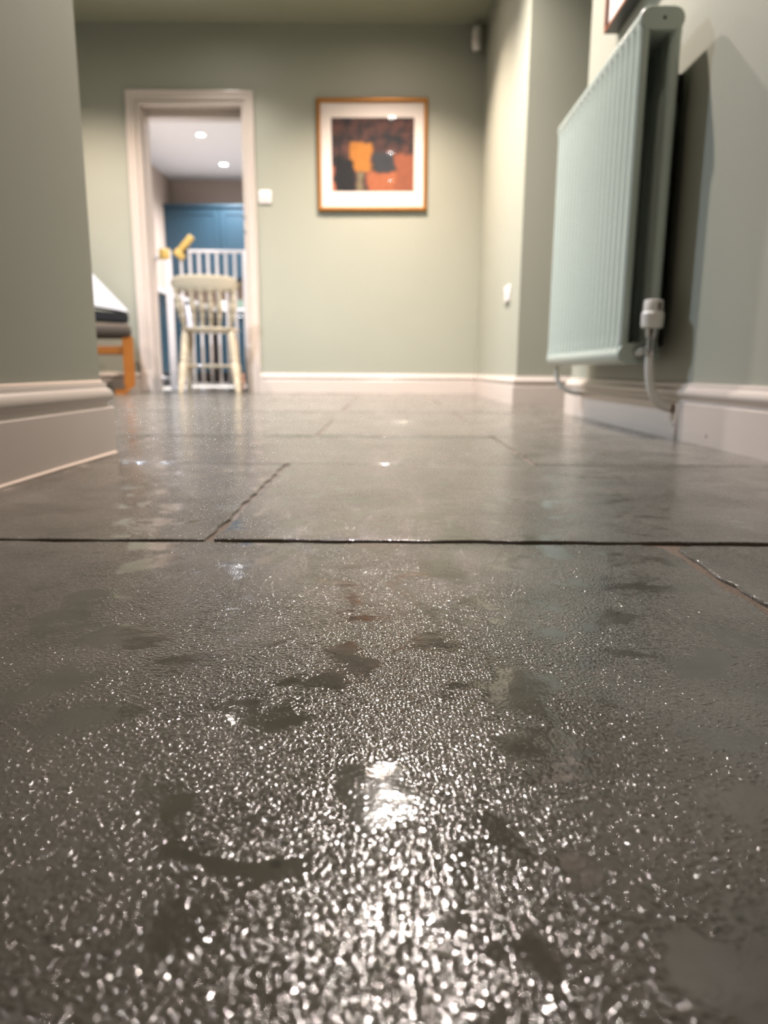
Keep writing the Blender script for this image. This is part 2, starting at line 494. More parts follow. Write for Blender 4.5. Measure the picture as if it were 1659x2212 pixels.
bm = bmesh.new(); box(bm, DX0, DX1, BACK - 0.002, KIT, DZ - 0.022, DZ, 0.002); dpart('head', bm)
bm = bmesh.new(); box(bm, DX0 + 0.022, DX0 + 0.036, BACK + 0.05, BACK + 0.09, 0, DZ - 0.022, 0.002); dpart('door_stop', bm)
bm = bmesh.new(); box(bm, DX0 + 0.022, DX1 - 0.022, BACK + 0.10, KIT - 0.02, DZ - 0.072, DZ - 0.022, 0.002); dpart('door_stop', bm)
bm = bmesh.new(); box(bm, DX1 - 0.036, DX1 - 0.022, BACK + 0.05, BACK + 0.09, 0, DZ - 0.022, 0.002); dpart('door_stop', bm)
for zz in (1.14, 1.235):
    bm = bmesh.new(); lathe(bm, (DX1 - 0.025, BACK - 0.004, zz), (DX1 - 0.025, BACK + 0.01, zz), [(0, 0.012), (0.6, 0.012), (1, 0.010)], 12)
    dpart('latch_stud', bm, M['steel'], True)
bm = bmesh.new(); box(bm, DX0 - 0.066, DX0 + 0.02, BACK - 0.024, BACK - 0.001, 0, 0.15, 0.004); dpart('plinth_block', bm)

# ------------------------------------------------------------------ downlights
def downlight(x, y, col, watts, rad, cone, label, group):
    t = thing('downlight', label, 'light', (x, y, CEIL), 0, group)
    bm = bmesh.new()
    n = 28; rs = []
    for r, z in ((0.036, 0.0), (0.036, -0.007), (0.0385, -0.009), (0.046, -0.007), (0.049, 0.0)):
        rs.append([Vector((r * math.cos(2 * PI * i / n), r * math.sin(2 * PI * i / n), z)) for i in range(n)])
    rings(bm, rs, cap=False); obj('trim_ring', bm, M['plastic'], t, True, 40)
    bm = bmesh.new()
    lathe(bm, (0, 0, -0.0005), (0, 0, -0.003), [(0, 0.0345), (0.4, 0.0345), (0.8, 0.025), (1, 0.006)], 16)
    lm = bpy.data.materials.new('lamp_lens'); lm.use_nodes = True
    nt = lm.node_tree; b = nt.nodes['Principled BSDF']
    b.inputs['Base Color'].default_value = (0.8, 0.8, 0.8, 1)
    b.inputs['Emission Color'].default_value = (*col, 1); b.inputs['Emission Strength'].default_value = rad
    obj('lens', bm, lm, t, True)
    ld = bpy.data.lights.new('downlight_beam', 'SPOT')
    ld.energy = watts; ld.color = col; ld.spot_size = math.radians(cone); ld.spot_blend = 1.0; ld.shadow_soft_size = 0.022
    lo = bpy.data.objects.new('downlight_beam', ld); COL.objects.link(lo); lo.parent = t; lo.location = (0, 0, -0.035)
for (x, y, c, wv, r_, cn, lab) in HALL_LAMPS:
    downlight(x, y, c, wv, r_, cn, lab, 'downlights in the green ceiling')
for (x, y, c, wv, r_, cn, lab) in KITCHEN_LAMPS:
    downlight(x, y, c, wv, r_, cn, lab, 'downlights in the kitchen ceiling')

# ------------------------------------------------------------------ radiator
RX0, RX1 = 0.617, 0.728      # front, back
RY0, RY1 = 1.93, 2.78
RZ0, RZ1 = 0.190, 1.045
rad = thing('radiator', 'pale green double column radiator with a white thermostatic valve', 'radiator', (0.6725, 2.355, 0))
ro = Vector((0.6725, 2.355, 0))
def rpart(name, bm, m, smooth=True, angle=40, parent=None):
    bmesh.ops.translate(bm, verts=bm.verts, vec=-ro)
    return obj(name, bm, m, parent or rad, smooth, angle)
HH = 0.056
for zc in (RZ1 - HH / 2, RZ0 + HH / 2):
    bm = bmesh.new()
    out = stadium(RX1 - RX0, HH)
    cx = (RX0 + RX1) / 2
    rs = []
    for y, k in ((RY0, 0.90), (RY0 + 0.002, 0.97), (RY0 + 0.006, 1.0), (RY1 - 0.006, 1.0), (RY1 - 0.002, 0.97), (RY1, 0.90)):
        ins = (1 - k) * HH / 2
        o2 = stadium(RX1 - RX0 - 2 * ins, HH - 2 * ins)
        rs.append([Vector((cx + u, y, zc + v)) for u, v in o2])
    rings(bm, rs)
    h = rpart('header', bm, M['rad'])
    if zc > 0.5:
        bm = bmesh.new(); lathe(bm, (cx + 0.004, RY0 + 0.001, zc), (cx + 0.004, RY0 - 0.0008, zc), [(0, 0.0045), (0.8, 0.0045), (1, 0.0035)], 10)
        rpart('bleed_screw', bm, M['dark'], parent=h)
NT = 19
pitch = (RY1 - RY0 - 0.044) / (NT - 1)
proto = None
for colx in (RX0 + 0.0165, RX1 - 0.0165):
    for i in range(NT):
        y = RY0 + 0.022 + pitch * i
        if proto is None:
            bm = bmesh.new()
            rs = []
            z0, z1 = RZ0 + 0.028, RZ1 - 0.028
            for z, k in ((z0, 1.10), (z0 + 0.026, 1.10), (z0 + 0.040, 1.02), (z0 + 0.055, 1.0), (z1 - 0.055, 1.0), (z1 - 0.040, 1.02), (z1 - 0.026, 1.10), (z1, 1.10)):
                ring = []
                for q in range(24):
                    a = 2 * PI * q / 24
                    ring.append(Vector((0.0145 * k * math.cos(a), 0.0215 * (1 + (k - 1) * 0.2) * math.sin(a), z)))
                rs.append(ring)
            rings(bm, rs)
            proto = obj('column', bm, M['rad'], rad, True, 40)
            proto.location = (colx - ro.x, y - ro.y, 0)
        else:
            share(proto, rad, (colx - ro.x, y - ro.y, 0))
# wall brackets
for yb in (2.04, 2.62):
    bm = bmesh.new()
    box(bm, XR - 0.006, XR - 0.0005, yb - 0.015, yb + 0.015, 0.24, 0.93, 0.001)
    box(bm, RX1 - 0.012, XR - 0.004, yb - 0.012, yb + 0.012, 0.86, 0.93, 0.003)
    box(bm, RX1 - 0.012, XR - 0.004, yb - 0.012, yb + 0.012, 0.64, 0.70, 0.003)
    box(bm, RX1 - 0.012, XR - 0.004, yb - 0.012, yb + 0.012, 0.25, 0.29, 0.003)
    rpart('wall_bracket', bm, M['dark'], False, None)
# valve at the near end
VX, VY = 0.690, 1.895
bm = bmesh.new()
lathe(bm, (VX, VY, 0.281), (VX, VY, 0.353), [(0, 0.018), (0.0, 0.0235), (0.06, 0.0275), (0.50, 0.0285), (0.56, 0.0265), (0.60, 0.0245), (0.93, 0.0240), (0.98, 0.0225), (1, 0.018)], 28)
vh = rpart('valve_head', bm, M['plastic'], True, 25)
bm = bmesh.new(); box(bm, VX + 0.002, VX + 0.013, VY - 0.0252, VY - 0.020, 0.325, 0.345, 0.001)
rpart('scale_window', bm, mat('grey_window', S((120, 108, 98)), 0.3), False, None, vh)
bm = bmesh.new()
lathe(bm, (VX, VY, 0.212), (VX, VY, 0.283), [(0, 0.013), (0.12, 0.016), (0.2, 0.016), (0.24, 0.012), (0.6, 0.012), (0.64, 0.017), (0.82, 0.019), (1, 0.019)], 16)
lathe(bm, (VX, VY - 0.004, 0.236), (0.668, RY0 + 0.004, 0.219), [(0, 0.010), (0.3, 0.010), (0.34, 0.015), (0.8, 0.015), (0.84, 0.011), (1, 0.011)], 12)
rpart('valve_body', bm, M['chrome'], True, 35)
bm = bmesh.new()
pts = bez((VX, VY, 0.214), (VX, VY, 0.16), (VX + 0.004, VY - 0.006, 0.112), (VX + 0.032, VY - 0.012, 0.088), 10) + \
      bez((VX + 0.032, VY - 0.012, 0.088), (VX + 0.042, VY - 0.016, 0.080), (0.742, VY - 0.022, 0.078), (0.7515, VY - 0.026, 0.077), 6)[1:]
tube(bm, pts, 0.0112, 14)
rpart('pipe', bm, M['plastic'])
bm = bmesh.new(); lathe(bm, (0.7505, VY - 0.026, 0.077), (0.7475, VY - 0.025, 0.077), [(0, 0.0125), (1, 0.0118)], 14)
rpart('pipe_collar', bm, M['frame_red'])
# far end pipe
bm = bmesh.new()
pts = bez((0.655, 2.765, 0.205), (0.655, 2.765, 0.13), (0.665, 2.75, 0.115), (0.69, 2.74, 0.100), 10) + bez((0.69, 2.74, 0.100), (0.71, 2.735, 0.09), (0.74, 2.73, 0.088), (0.7515, 2.73, 0.087), 6)[1:]
tube(bm, pts, 0.0085, 12)
rpart('pipe', bm, M['plastic'])

# ------------------------------------------------------------------ picture over the radiator
pr = thing('picture', 'dark framed print with a white mount above the radiator', 'picture', (XR, 2.345, 1.275))
def frame_ring(bm, w_, h_, prof, axis='y'):
    """mitred frame; prof = [(inset from outer edge, depth out of wall)]; axis 'y' hangs on a wall facing -Y, 'x' facing -X"""
    rs = []
    for (sx, sz) in ((-1, 0), (1, 0), (1, 1), (-1, 1)):
        r = []
        for ins, dep in prof:
            u = sx * (w_ / 2 - ins); v = (h_ - ins) if sz else ins
            r.append(Vector((u, -dep, v)) if axis == 'y' else Vector((-dep, u, v)))
        rs.append(r)
    vs = [[bm.verts.new(p) for p in r] for r in rs]
    n = len(prof)
    for k in range(4):
        a = vs[k]; b = vs[(k + 1) % 4]
        for i in range(n):
            bm.faces.new([a[i], a[(i + 1) % n], b[(i + 1) % n], b[i]])
bm = bmesh.new(); frame_ring(bm, 0.58, 0.75, [(0, 0.001), (0, 0.045), (0.010, 0.045), (0.010, 0.001)], 'x'); obj('frame', bm, M['frame_dark'], pr)
bm = bmesh.new(); frame_ring(bm, 0.58, 0.75, [(0.0010, 0.0451), (0.0010, 0.0475), (0.0085, 0.0475), (0.0098, 0.044), (0.0098, 0.0451)], 'x'); obj('slip', bm, M['frame_red'], pr)
obj('mount', B(-0.036, -0.030, -0.28, 0.28, 0.010, 0.74), M['mount'], pr)
obj('print', B(-0.037, -0.0355, -0.17, 0.17, 0.15, 0.60), mat('soft_print', S((150, 140, 130)), 0.8, noise=0.4, nscale=10), pr)
obj('glass', sheet([(-0.040, 0.278, 0.012), (-0.040, -0.278, 0.012), (-0.040, -0.278, 0.738), (-0.040, 0.278, 0.738)]), M['pane'], pr)

# ------------------------------------------------------------------ gilt framed picture on the far wall
def art_abstract():
    m = bpy.data.materials.new('abstract_print'); m.use_nodes = True
    nt = m.node_tree; L = nt.links.new
    b = nt.nodes['Principled BSDF']; b.inputs['Roughness'].default_value = 0.8
    tc = N(nt, 'ShaderNodeTexCoord')
    nz = N(nt, 'ShaderNodeTexNoise'); nz.inputs['Scale'].default_value = 9; nz.inputs['Detail'].default_value = 3
    L(tc.outputs['Object'], nz.inputs['Vector'])
    mixv = N(nt, 'ShaderNodeMix', data_type='VECTOR'); mixv.inputs[0].default_value = 0.10
    L(tc.outputs['Object'], mixv.inputs[4]); L(nz.outputs['Color'], mixv.inputs[5])
    sep = N(nt, 'ShaderNodeSeparateXYZ'); L(mixv.outputs[1], sep.inputs[0])
    def m2(op, a, b2=None, c=None):
        n = N(nt, 'ShaderNodeMath', operation=op)
        for i, v in enumerate((a, b2, c)):
            if v is None: continue
            if isinstance(v, (int, float)): n.inputs[i].default_value = v
            else: L(v, n.inputs[i])
        return n.outputs[0]
    X, Z = sep.outputs['X'], sep.outputs['Z']
    def rng(v, lo, hi, soft=0.012):
        a = N(nt, 'ShaderNodeMapRange', interpolation_type='SMOOTHSTEP'); L(v, a.inputs[0]); a.inputs[1].default_value = lo - soft; a.inputs[2].default_value = lo + soft
        c = N(nt, 'ShaderNodeMapRange', interpolation_type='SMOOTHSTEP'); L(v, c.inputs[0]); c.inputs[1].default_value = hi - soft; c.inputs[2].default_value = hi + soft
        c.inputs[3].default_value = 1; c.inputs[4].default_value = 0
        return m2('MULTIPLY', a.outputs[0], c.outputs[0])
    def over(prev, colour, mask):
        mx = N(nt, 'ShaderNodeMix', data_type='RGBA')
        L(mask, mx.inputs[0])
        if isinstance(prev, tuple): mx.inputs[6].default_value = prev
        else: L(prev, mx.inputs[6])
        mx.inputs[7].default_value = colour
        return mx.outputs[2]
    n2 = N(nt, 'ShaderNodeTexNoise'); n2.inputs['Scale'].default_value = 14; n2.inputs['Detail'].default_value = 4
    L(tc.outputs['Object'], n2.inputs['Vector'])
    cr = N(nt, 'ShaderNodeValToRGB')
    cr.color_ramp.elements[0].position = 0.38; cr.color_ramp.elements[0].color = S((26, 28, 34))
    cr.color_ramp.elements[1].position = 0.70; cr.color_ramp.elements[1].color = S((92, 58, 52))
    L(n2.outputs[0], cr.inputs[0])
    c = cr.outputs[0]
    # copper field low right, pale copper strip low left, gold block in the middle, black column
    c = over(c, S((160, 92, 60)), m2('MULTIPLY', rng(X, 0.02, 0.30), rng(Z, -0.30, -0.055)))
    c = over(c, S((140, 80, 56)), m2('MULTIPLY', rng(X, 0.19, 0.34), rng(Z, -0.30, 0.05)))
    c = over(c, S((186, 110, 86)), m2('MULTIPLY', rng(X, -0.35, -0.20), rng(Z, -0.30, -0.02)))
    c = over(c, S((172, 112, 46)), m2('MULTIPLY', rng(X, -0.105, 0.045), rng(Z, -0.045, 0.115)))
    c = over(c, S((120, 108, 84)), m2('MULTIPLY', rng(X, -0.055, -0.005), rng(Z, -0.30, -0.05)))
    c = over(c, S((46, 50, 56)), m2('MULTIPLY', rng(X, 0.055, 0.185), rng(Z, -0.05, 0.06)))
    c = over(c, S((18, 20, 24)), m2('MULTIPLY', rng(X, -0.195, -0.075), rng(Z, -0.30, 0.03)))
    # streaky variation
    n3 = N(nt, 'ShaderNodeTexNoise'); n3.inputs['Scale'].default_value = 26
    L(tc.outputs['Object'], n3.inputs['Vector'])
    mr = N(nt, 'ShaderNodeMapRange'); mr.inputs[3].default_value = 0.7; mr.inputs[4].default_value = 1.25; L(n3.outputs[0], mr.inputs[0])
    mm = N(nt, 'ShaderNodeMix', data_type='RGBA', blend_type='MULTIPLY'); mm.inputs[0].default_value = 1
    L(c, mm.inputs[6]); L(mr.outputs[0], mm.inputs[7])
    L(mm.outputs[2], b.inputs['Base Color'])
    return m
PW, PH = 0.775, 0.735
pic = thing('picture', 'gilt framed abstract print in dark and orange tones on the sage wall', 'picture', (-0.096, BACK, 1.285))
pic.rotation_euler = (0, math.radians(-0.4), 0)
bm = bmesh.new(); frame_ring(bm, PW, PH, [(0, 0.001), (0, 0.022), (0.006, 0.030), (0.014, 0.030), (0.022, 0.024), (0.026, 0.018), (0.026, 0.001)]); obj('frame', bm, M['gold'], pic)
obj('mount', B(-PW / 2 + 0.02, PW / 2 - 0.02, -0.008, -0.004, 0.02, PH - 0.02), M['mount'], pic)
ap = obj('print', B(-0.29, 0.29, -0.0095, -0.0078, -0.24, 0.24), art_abstract(), pic)
ap.location = (0.005, 0, PH / 2 + 0.005)
obj('glass', sheet([(-PW / 2 + 0.023, -0.0145, 0.023), (PW / 2 - 0.023, -0.0145, 0.023), (PW / 2 - 0.023, -0.0145, PH - 0.023), (-PW / 2 + 0.023, -0.0145, PH - 0.023)]), M['pane'], pic)

# ------------------------------------------------------------------ switch, socket, sensor
sw = thing('light_switch', 'square white light switch beside the kitchen doorway', 'switch', (-0.86, BACK, 1.33))
obj('plate', B(-0.045, 0.045, -0.011, 0.0, 0.0, 0.09, 0.006, 3), M['switch'], sw, True, 40)
for i in (-1, 1):
    bm = bmesh.new(); box(bm, -0.0105, 0.0105, -0.005, 0.004, -0.020, 0.020, 0.002)
    bmesh.ops.rotate(bm, verts=bm.verts, cent=(0, 0, 0), matrix=Matrix.Rotation(math.radians(7), 3, 'X'))
    bmesh.ops.translate(bm, verts=bm.verts, vec=(i * 0.013, -0.011, 0.045)); obj('rocker', bm, M['switch'], sw)
so = thing('wall_socket', 'white double socket low on the sage wall past the opening', 'socket', (XF, 4.09, 0.545))
obj('plate', B(-0.012, 0.0, -0.073, 0.073, 0.0, 0.086, 0.005, 3), M['switch'], so, True, 40)
for i in (-1, 1):
    obj('rocker', B(-0.016, -0.010, i * 0.02 - 0.007, i * 0.02 + 0.007, 0.058, 0.076, 0.002), M['switch'], so)
    bm = bmesh.new()
    for dy, dz, a, c in ((0, 0.044, 0.002, 0.004), (-0.011, 0.024, 0.003, 0.002), (0.011, 0.024, 0.003, 0.002)):
        y = i * 0.042 + dy
        box(bm, -0.0124, -0.0115, y - a, y + a, dz - c, dz + c)
    obj('pin_slots', bm, M['dark'], so)
pi_ = thing('alarm_sensor', 'small white motion sensor high in the room corner', 'sensor', (0.615, BACK - 0.06, 2.30))
pi_.rotation_euler = (0, 0, math.radians(-35))
bm = bmesh.new()
prof = [(-0.030, 0.0), (-0.032, -0.012), (-0.024, -0.036), (-0.010, -0.044), (0.010, -0.044), (0.024, -0.036), (0.032, -0.012), (0.030, 0.0)]
rs = [[Vector((x * k, y * k2, z)) for x, y in prof] for z, k, k2 in ((0.0, 0.85, 0.6), (0.012, 0.95, 0.85), (0.03, 1, 1), (0.115, 1, 1), (0.135, 0.95, 0.9), (0.145, 0.85, 0.75))]
rings(bm, rs); obj('housing', bm, M['plastic'], pi_, True, 40)
obj('lens', B(-0.016, 0.016, -0.046, -0.040, 0.035, 0.085, 0.004), M['mount'], pi_, True, 40)
obj('mounting_plate', B(-0.026, 0.026, -0.002, 0.012, 0.01, 0.135, 0.003), M['plastic'], pi_)

# ------------------------------------------------------------------ cream farmhouse chair in the doorway
CH = thing('farmhouse_chair', 'cream painted farmhouse chair with turned spindles standing in the doorway', 'chair', (-1.262, 5.27, 0), math.radians(8))
SZ = 0.458
# seat: shield shape, saddle edge
bm = bmesh.new()
outl = []
for i in range(40):
    a = 2 * PI * i / 40
    x = 0.200 * math.copysign(abs(math.cos(a)) ** 0.55, math.cos(a)); y = 0.205 * math.copysign(abs(math.sin(a)) ** 0.6, math.sin(a))
    x *= 1.0 + 0.12 * (y / 0.205)
    outl.append((x, y))
rings(bm, [[Vector((x * k, y * k, z)) for x, y in outl] for z, k in ((SZ - 0.034, 0.90), (SZ - 0.026, 0.96), (SZ - 0.012, 1.0), (SZ - 0.004, 0.99), (SZ, 0.96), (SZ - 0.004, 0.80), (SZ - 0.008, 0.4))])
obj('seat', bm, M['cream'], CH, True, 60)
LEG = [(0, 0.013), (0.03, 0.0145), (0.10, 0.018), (0.13, 0.0165), (0.15, 0.0195), (0.17, 0.0165), (0.30, 0.021), (0.42, 0.023), (0.50, 0.019), (0.53, 0.0165), (0.55, 0.0215), (0.57, 0.0165), (0.60, 0.020), (0.62, 0.0165), (0.65, 0.021), (0.68, 0.018), (0.85, 0.0225), (0.95, 0.020), (1.0, 0.015)]
feet = {}
for sx in (-1, 1):
    for sy, dy in ((-1, -0.205), (1, 0.20)):
        foot = Vector((sx * (0.198 if sy < 0 else 0.190), dy, 0.0)); top = Vector((sx * 0.155, sy * 0.135, SZ - 0.03))
        bm = bmesh.new(); lathe(bm, foot, top, [(t, q * 1.2) for t, q in LEG], 16)
        obj('leg', bm, M['cream'], CH, True, 60); feet[(sx, sy)] = (foot, top)
ST = [(0, 0.008), (0.1, 0.010), (0.3, 0.012), (0.45, 0.014), (0.5, 0.017), (0.55, 0.014), (0.7, 0.012), (0.9, 0.010), (1, 0.008)]
mids = []
for sx in (-1, 1):
    a = feet[(sx, -1)][0].lerp(feet[(sx, -1)][1], 0.45); b = feet[(sx, 1)][0].lerp(feet[(sx, 1)][1], 0.45)
    bm = bmesh.new(); lathe(bm, a, b, ST, 12); obj('stretcher', bm, M['cream'], CH, True, 60); mids.append((a + b) / 2)
bm = bmesh.new(); lathe(bm, mids[0], mids[1], ST, 12); obj('stretcher', bm, M['cream'], CH, True, 60)
# crest rail (curved) at the near side
def crest_pt(u):            # u -1..1
    return Vector((0.228 * u, -0.235 + 0.035 * (1 - u * u) * -1.0, 0))
bm = bmesh.new()
rs = []
for i in range(25):
    u = -1 + 2 * i / 24
    c = crest_pt(u)
    e = math.sqrt(max(0.0, 1 - abs(u) ** 6)) * 0.9 + 0.1
    zc = 0.738; hh = (0.050 + 0.006 * (1 - u * u)) * e; tt = 0.011 * (0.5 + 0.5 * e)
    r = []
    for q in range(14):
        a = 2 * PI * q / 14
        r.append(Vector((c.x, c.y + tt * math.copysign(abs(math.cos(a)) ** 0.6, math.cos(a)) - 0.012 * (math.sin(a)), zc + hh * math.copysign(abs(math.sin(a)) ** 0.6, math.sin(a)))))
    rs.append(r)
rings(bm, rs); obj('crest_rail', bm, M['cream'], CH, True, 60)
SP = [(0, 0.009), (0.06, 0.010), (0.15, 0.012), (0.22, 0.015), (0.27, 0.0125), (0.30, 0.018), (0.34, 0.013), (0.42, 0.019), (0.52, 0.022), (0.62, 0.019), (0.68, 0.013), (0.72, 0.017), (0.76, 0.012), (0.9, 0.010), (1, 0.009)]
for k, (ub, ut) in enumerate(((-0.80, -0.86), (-0.42, -0.42), (-0.14, -0.14), (0.14, 0.14), (0.42, 0.42), (0.80, 0.86))):
    big = k in (0, 5)
    bot = Vector((0.195 * ub, -0.165 - 0.012 * (1 - ub * ub), SZ - 0.006)); c = crest_pt(ut); top = Vector((c.x, c.y, 0.71))
    bm = bmesh.new(); lathe(bm, bot, top, [(t, r * (1.3 if big else 1.12)) for t, r in SP], 14)
    obj('spindle', bm, M['cream'], CH, True, 60)

# ------------------------------------------------------------------ safety gate
GY = 5.585
GX0, GX1 = -1.667, DX1 - 0.034
G = thing('safety_gate', 'white barred safety gate with yellow latches across the doorway', 'gate', ((GX0 + GX1) / 2, GY, 0))
go = Vector(((GX0 + GX1) / 2, GY, 0))
def gpart(name, bm, m=None, smooth=True, angle=40, parent=None):
    bmesh.ops.translate(bm, verts=bm.verts, vec=-go)
    return obj(name, bm, m or M['gatewhite'], parent or G, smooth, angle)
GT = 1.045
gpart('post', B(GX0 + 0.012, GX0 + 0.062, GY - 0.015, GY + 0.015, 0.012, GT - 0.005, 0.004))
gpart('post', B(GX1 - 0.045, GX1 - 0.010, GY - 0.015, GY + 0.015, 0.012, GT - 0.005, 0.004))
gpart('bottom_rail', B(GX0 + 0.015, GX1 - 0.010, GY - 0.014, GY + 0.014, 0.004, 0.032, 0.004))
gpart('top_rail', B(GX0 + 0.170, GX1 - 0.02, GY - 0.011, GY + 0.011, GT - 0.022, GT, 0.004))
gpart('door_bottom_rail', B(GX0 + 0.125, GX1 - 0.05, GY - 0.010, GY + 0.010, 0.048, 0.066, 0.003))
nb = 8; x0 = -1.533; step = 0.067
pb = None
for i in range(nb):
    x = x0 + step * i
    if pb is None:
        bm = bmesh.new(); lathe(bm, (0, 0, 0.05), (0, 0, GT - 0.02), [(0, 0.0105), (1, 0.0105)], 12)
        pb = obj('bar', bm, M['gatewhite'], G, True, 40); pb.location = (x - go.x, 0, 0)
    else: share(pb, G, (x - go.x, 0, 0))
# yellow catch on the post and tilted yellow handle
bm = bmesh.new(); box(bm, GX0 - 0.025, GX0 + 0.055, GY - 0.022, GY + 0.016, GT - 0.070, GT + 0.006, 0.008)
gpart('latch_catch', bm, M['yellow'])
bm = bmesh.new(); box(bm, -0.088, 0.088, -0.02, 0.02, -0.024, 0.024, 0.010, 3)
box(bm, -0.10, -0.05, -0.022, 0.022, -0.055, 0.028, 0.008)
bmesh.ops.rotate(bm, verts=bm.verts, cent=(0, 0, 0), matrix=Matrix.Rotation(math.radians(-48), 3, 'Y'))
bmesh.ops.translate(bm, verts=bm.verts, vec=(-1.500, GY - 0.005, GT + 0.030))
hd = gpart('latch_handle', bm, M['yellow'])
gpart('handle_pivot', B(-1.525, -1.480, GY - 0.016, GY + 0.016, GT - 0.03, GT + 0.02, 0.004), M['black'], parent=hd)
for zz in (0.10, GT - 0.06):
    for xx, s in ((GX0 + 0.016, -1), (GX1 - 0.011, 1)):
        bm = bmesh.new(); lathe(bm, (xx, GY, zz), (DX0 + 0.0225 if s < 0 else DX1 - 0.0225, GY, zz), [(0, 0.006), (0.6, 0.006), (0.62, 0.015), (1, 0.015)], 12)
        gpart('pressure_bolt', bm)

# ------------------------------------------------------------------ footstool with papers
FS = thing('footstool', 'bent beech footstool with grey brown cushion beside the doorway', 'stool', (-2.035, 5.02, 0), math.radians(20))
def bent_leg(bm, x, dirx):
    """flat bent lamination: leg going down, then sweeping into a floor runner"""
    pts = [Vector((x, 0, 0.385)), Vector((x, 0, 0.30)), Vector((x, 0, 0.16))] + bez((x, 0, 0.12), (x, 0, 0.05), (x + dirx * 0.01, 0, 0.013), (x + dirx * 0.06, 0, 0.0125), 8) + [Vector((x + dirx * 0.10, 0, 0.0125))]
    rs = []
    for i, p in enumerate(pts):
        d = (pts[min(i + 1, len(pts) - 1)] - pts[max(i - 1, 0)]).normalized()
        n = Vector((-d.z, 0, d.x)) * 0.0125
        if i == 0: n = Vector((0.0125, 0, 0))
        wdt = Vector((0, 0.035, 0))
        rs.append([p + n + wdt, p + n - wdt, p - n - wdt, p - n + wdt])
    rings(bm, rs)
for sx in (-1, 1):
    for y in (-0.17, 0.17):
        bm = bmesh.new(); bent_leg(bm, sx * 0.245, -sx)
        # turn the flat face a little so that its width shows
        bmesh.ops.translate(bm, verts=bm.verts, vec=(0, y, 0))
        # widen towards the viewer
        for v in bm.verts:
            if v.co.z > 0.05: v.co.x += 0.022 * (1 if v.co.x > sx * 0.245 else -1)
        obj('leg', bm, M['beech'], FS, True, 40)
for y in (-0.17, 0.17):
    obj('cross_rail', B(-0.24, 0.24, y - 0.012, y + 0.012, 0.268, 0.322, 0.004), M['beech'], FS)
obj('side_rail', B(-0.255, -0.235, -0.17, 0.17, 0.33, 0.38, 0.004), M['beech'], FS)
obj('side_rail', B(0.235, 0.255, -0.17, 0.17, 0.33, 0.38, 0.004), M['beech'], FS)
bm = bmesh.new(); box(bm, -0.275, 0.275, -0.23, 0.23, 0.385, 0.475, 0.035, 4)
for v in bm.verts:
    v.co.z += 0.008 * math.sin(v.co.x * 14) + 0.006 * math.cos(v.co.y * 17) - 0.02 * max(0, -v.co.x * 1.2 - 0.0)
    if v.co.z < 0.38: v.co.z = 0.386 - 0.03 * max(0, 0.2 - v.co.x)
obj('cushion', bm, M['cushion'], FS, True, 60)
# pile on top
bm = bmesh.new()
rs = []
for i in range(9):
    y = -0.16 + 0.32 * i / 8
    rs.append([Vector((x, y, 0.478 + 0.006 * math.sin(x * 9 + 1) + t)) for x, t in ((-0.23, 0), (-0.1, 0.002), (0.05, 0.002), (0.2, 0), (0.262, 0.006), (0.262, 0.045), (0.2, 0.055), (0.05, 0.060), (-0.1, 0.058), (-0.23, 0.05))])
rings(bm, rs)
mg = obj('magazine_pile', bm, M['black'], None, True, 40); mg.location = (-2.035, 5.02, 0.006); mg.rotation_euler = (0, 0, math.radians(20))
tag(mg, 'dark floppy magazine on the grey brown footstool cushion', 'magazine')
bm = bmesh.new()
rs = []
for i in range(7):
    t = i / 6
    y = -0.150 + 0.25 * t
    rs.append([Vector((0.262, y, 0.545)), Vector((0.255, y, 0.560)), Vector((0.10, y, 0.730 - 0.02 * t)), Vector((-0.05, y, 0.900 - 0.03 * t)),
               Vector((-0.13, y, 0.88 - 0.03 * t)), Vector((-0.19, y, 0.60)), Vector((-0.10, y, 0.59)), Vector((0.05, y, 0.578)), Vector((0.18, y, 0.560))])
rings(bm, rs)
pp = obj('paper_bundle', bm, M['paper'], None, False); pp.location = (-2.035, 5.02, 0.002); pp.rotation_euler = (0, 0, math.radians(20))
tag(pp, 'white folded paper bundle leaning up on the footstool pile', 'paper')

# ------------------------------------------------------------------ kitchen
def shaker(bm, u0, u1, z0, z1, face, axis, depth=0.02):
    """shaker door: frame and recessed panel. axis 'y': front faces -Y at y=face; axis 'x': front faces +X at x=face"""
    def bb(a0, a1, c0, c1, d0, d1):
        if axis == 'y': box(bm, a0, a1, face - d1, face - d0, c0, c1, 0.0015, 1)
        else: box(bm, face + d0, face + d1, a0, a1, c0, c1, 0.0015, 1)
    st = 0.065
    bb(u0, u1, z0, z1, 0, depth - 0.010)
    bb(u0, u0 + st, z0, z1, 0, depth); bb(u1 - st, u1, z0, z1, 0, depth)
    bb(u0 + st, u1 - st, z0, z0 + st, 0, depth); bb(u0 + st, u1 - st, z1 - st, z1, 0, depth)
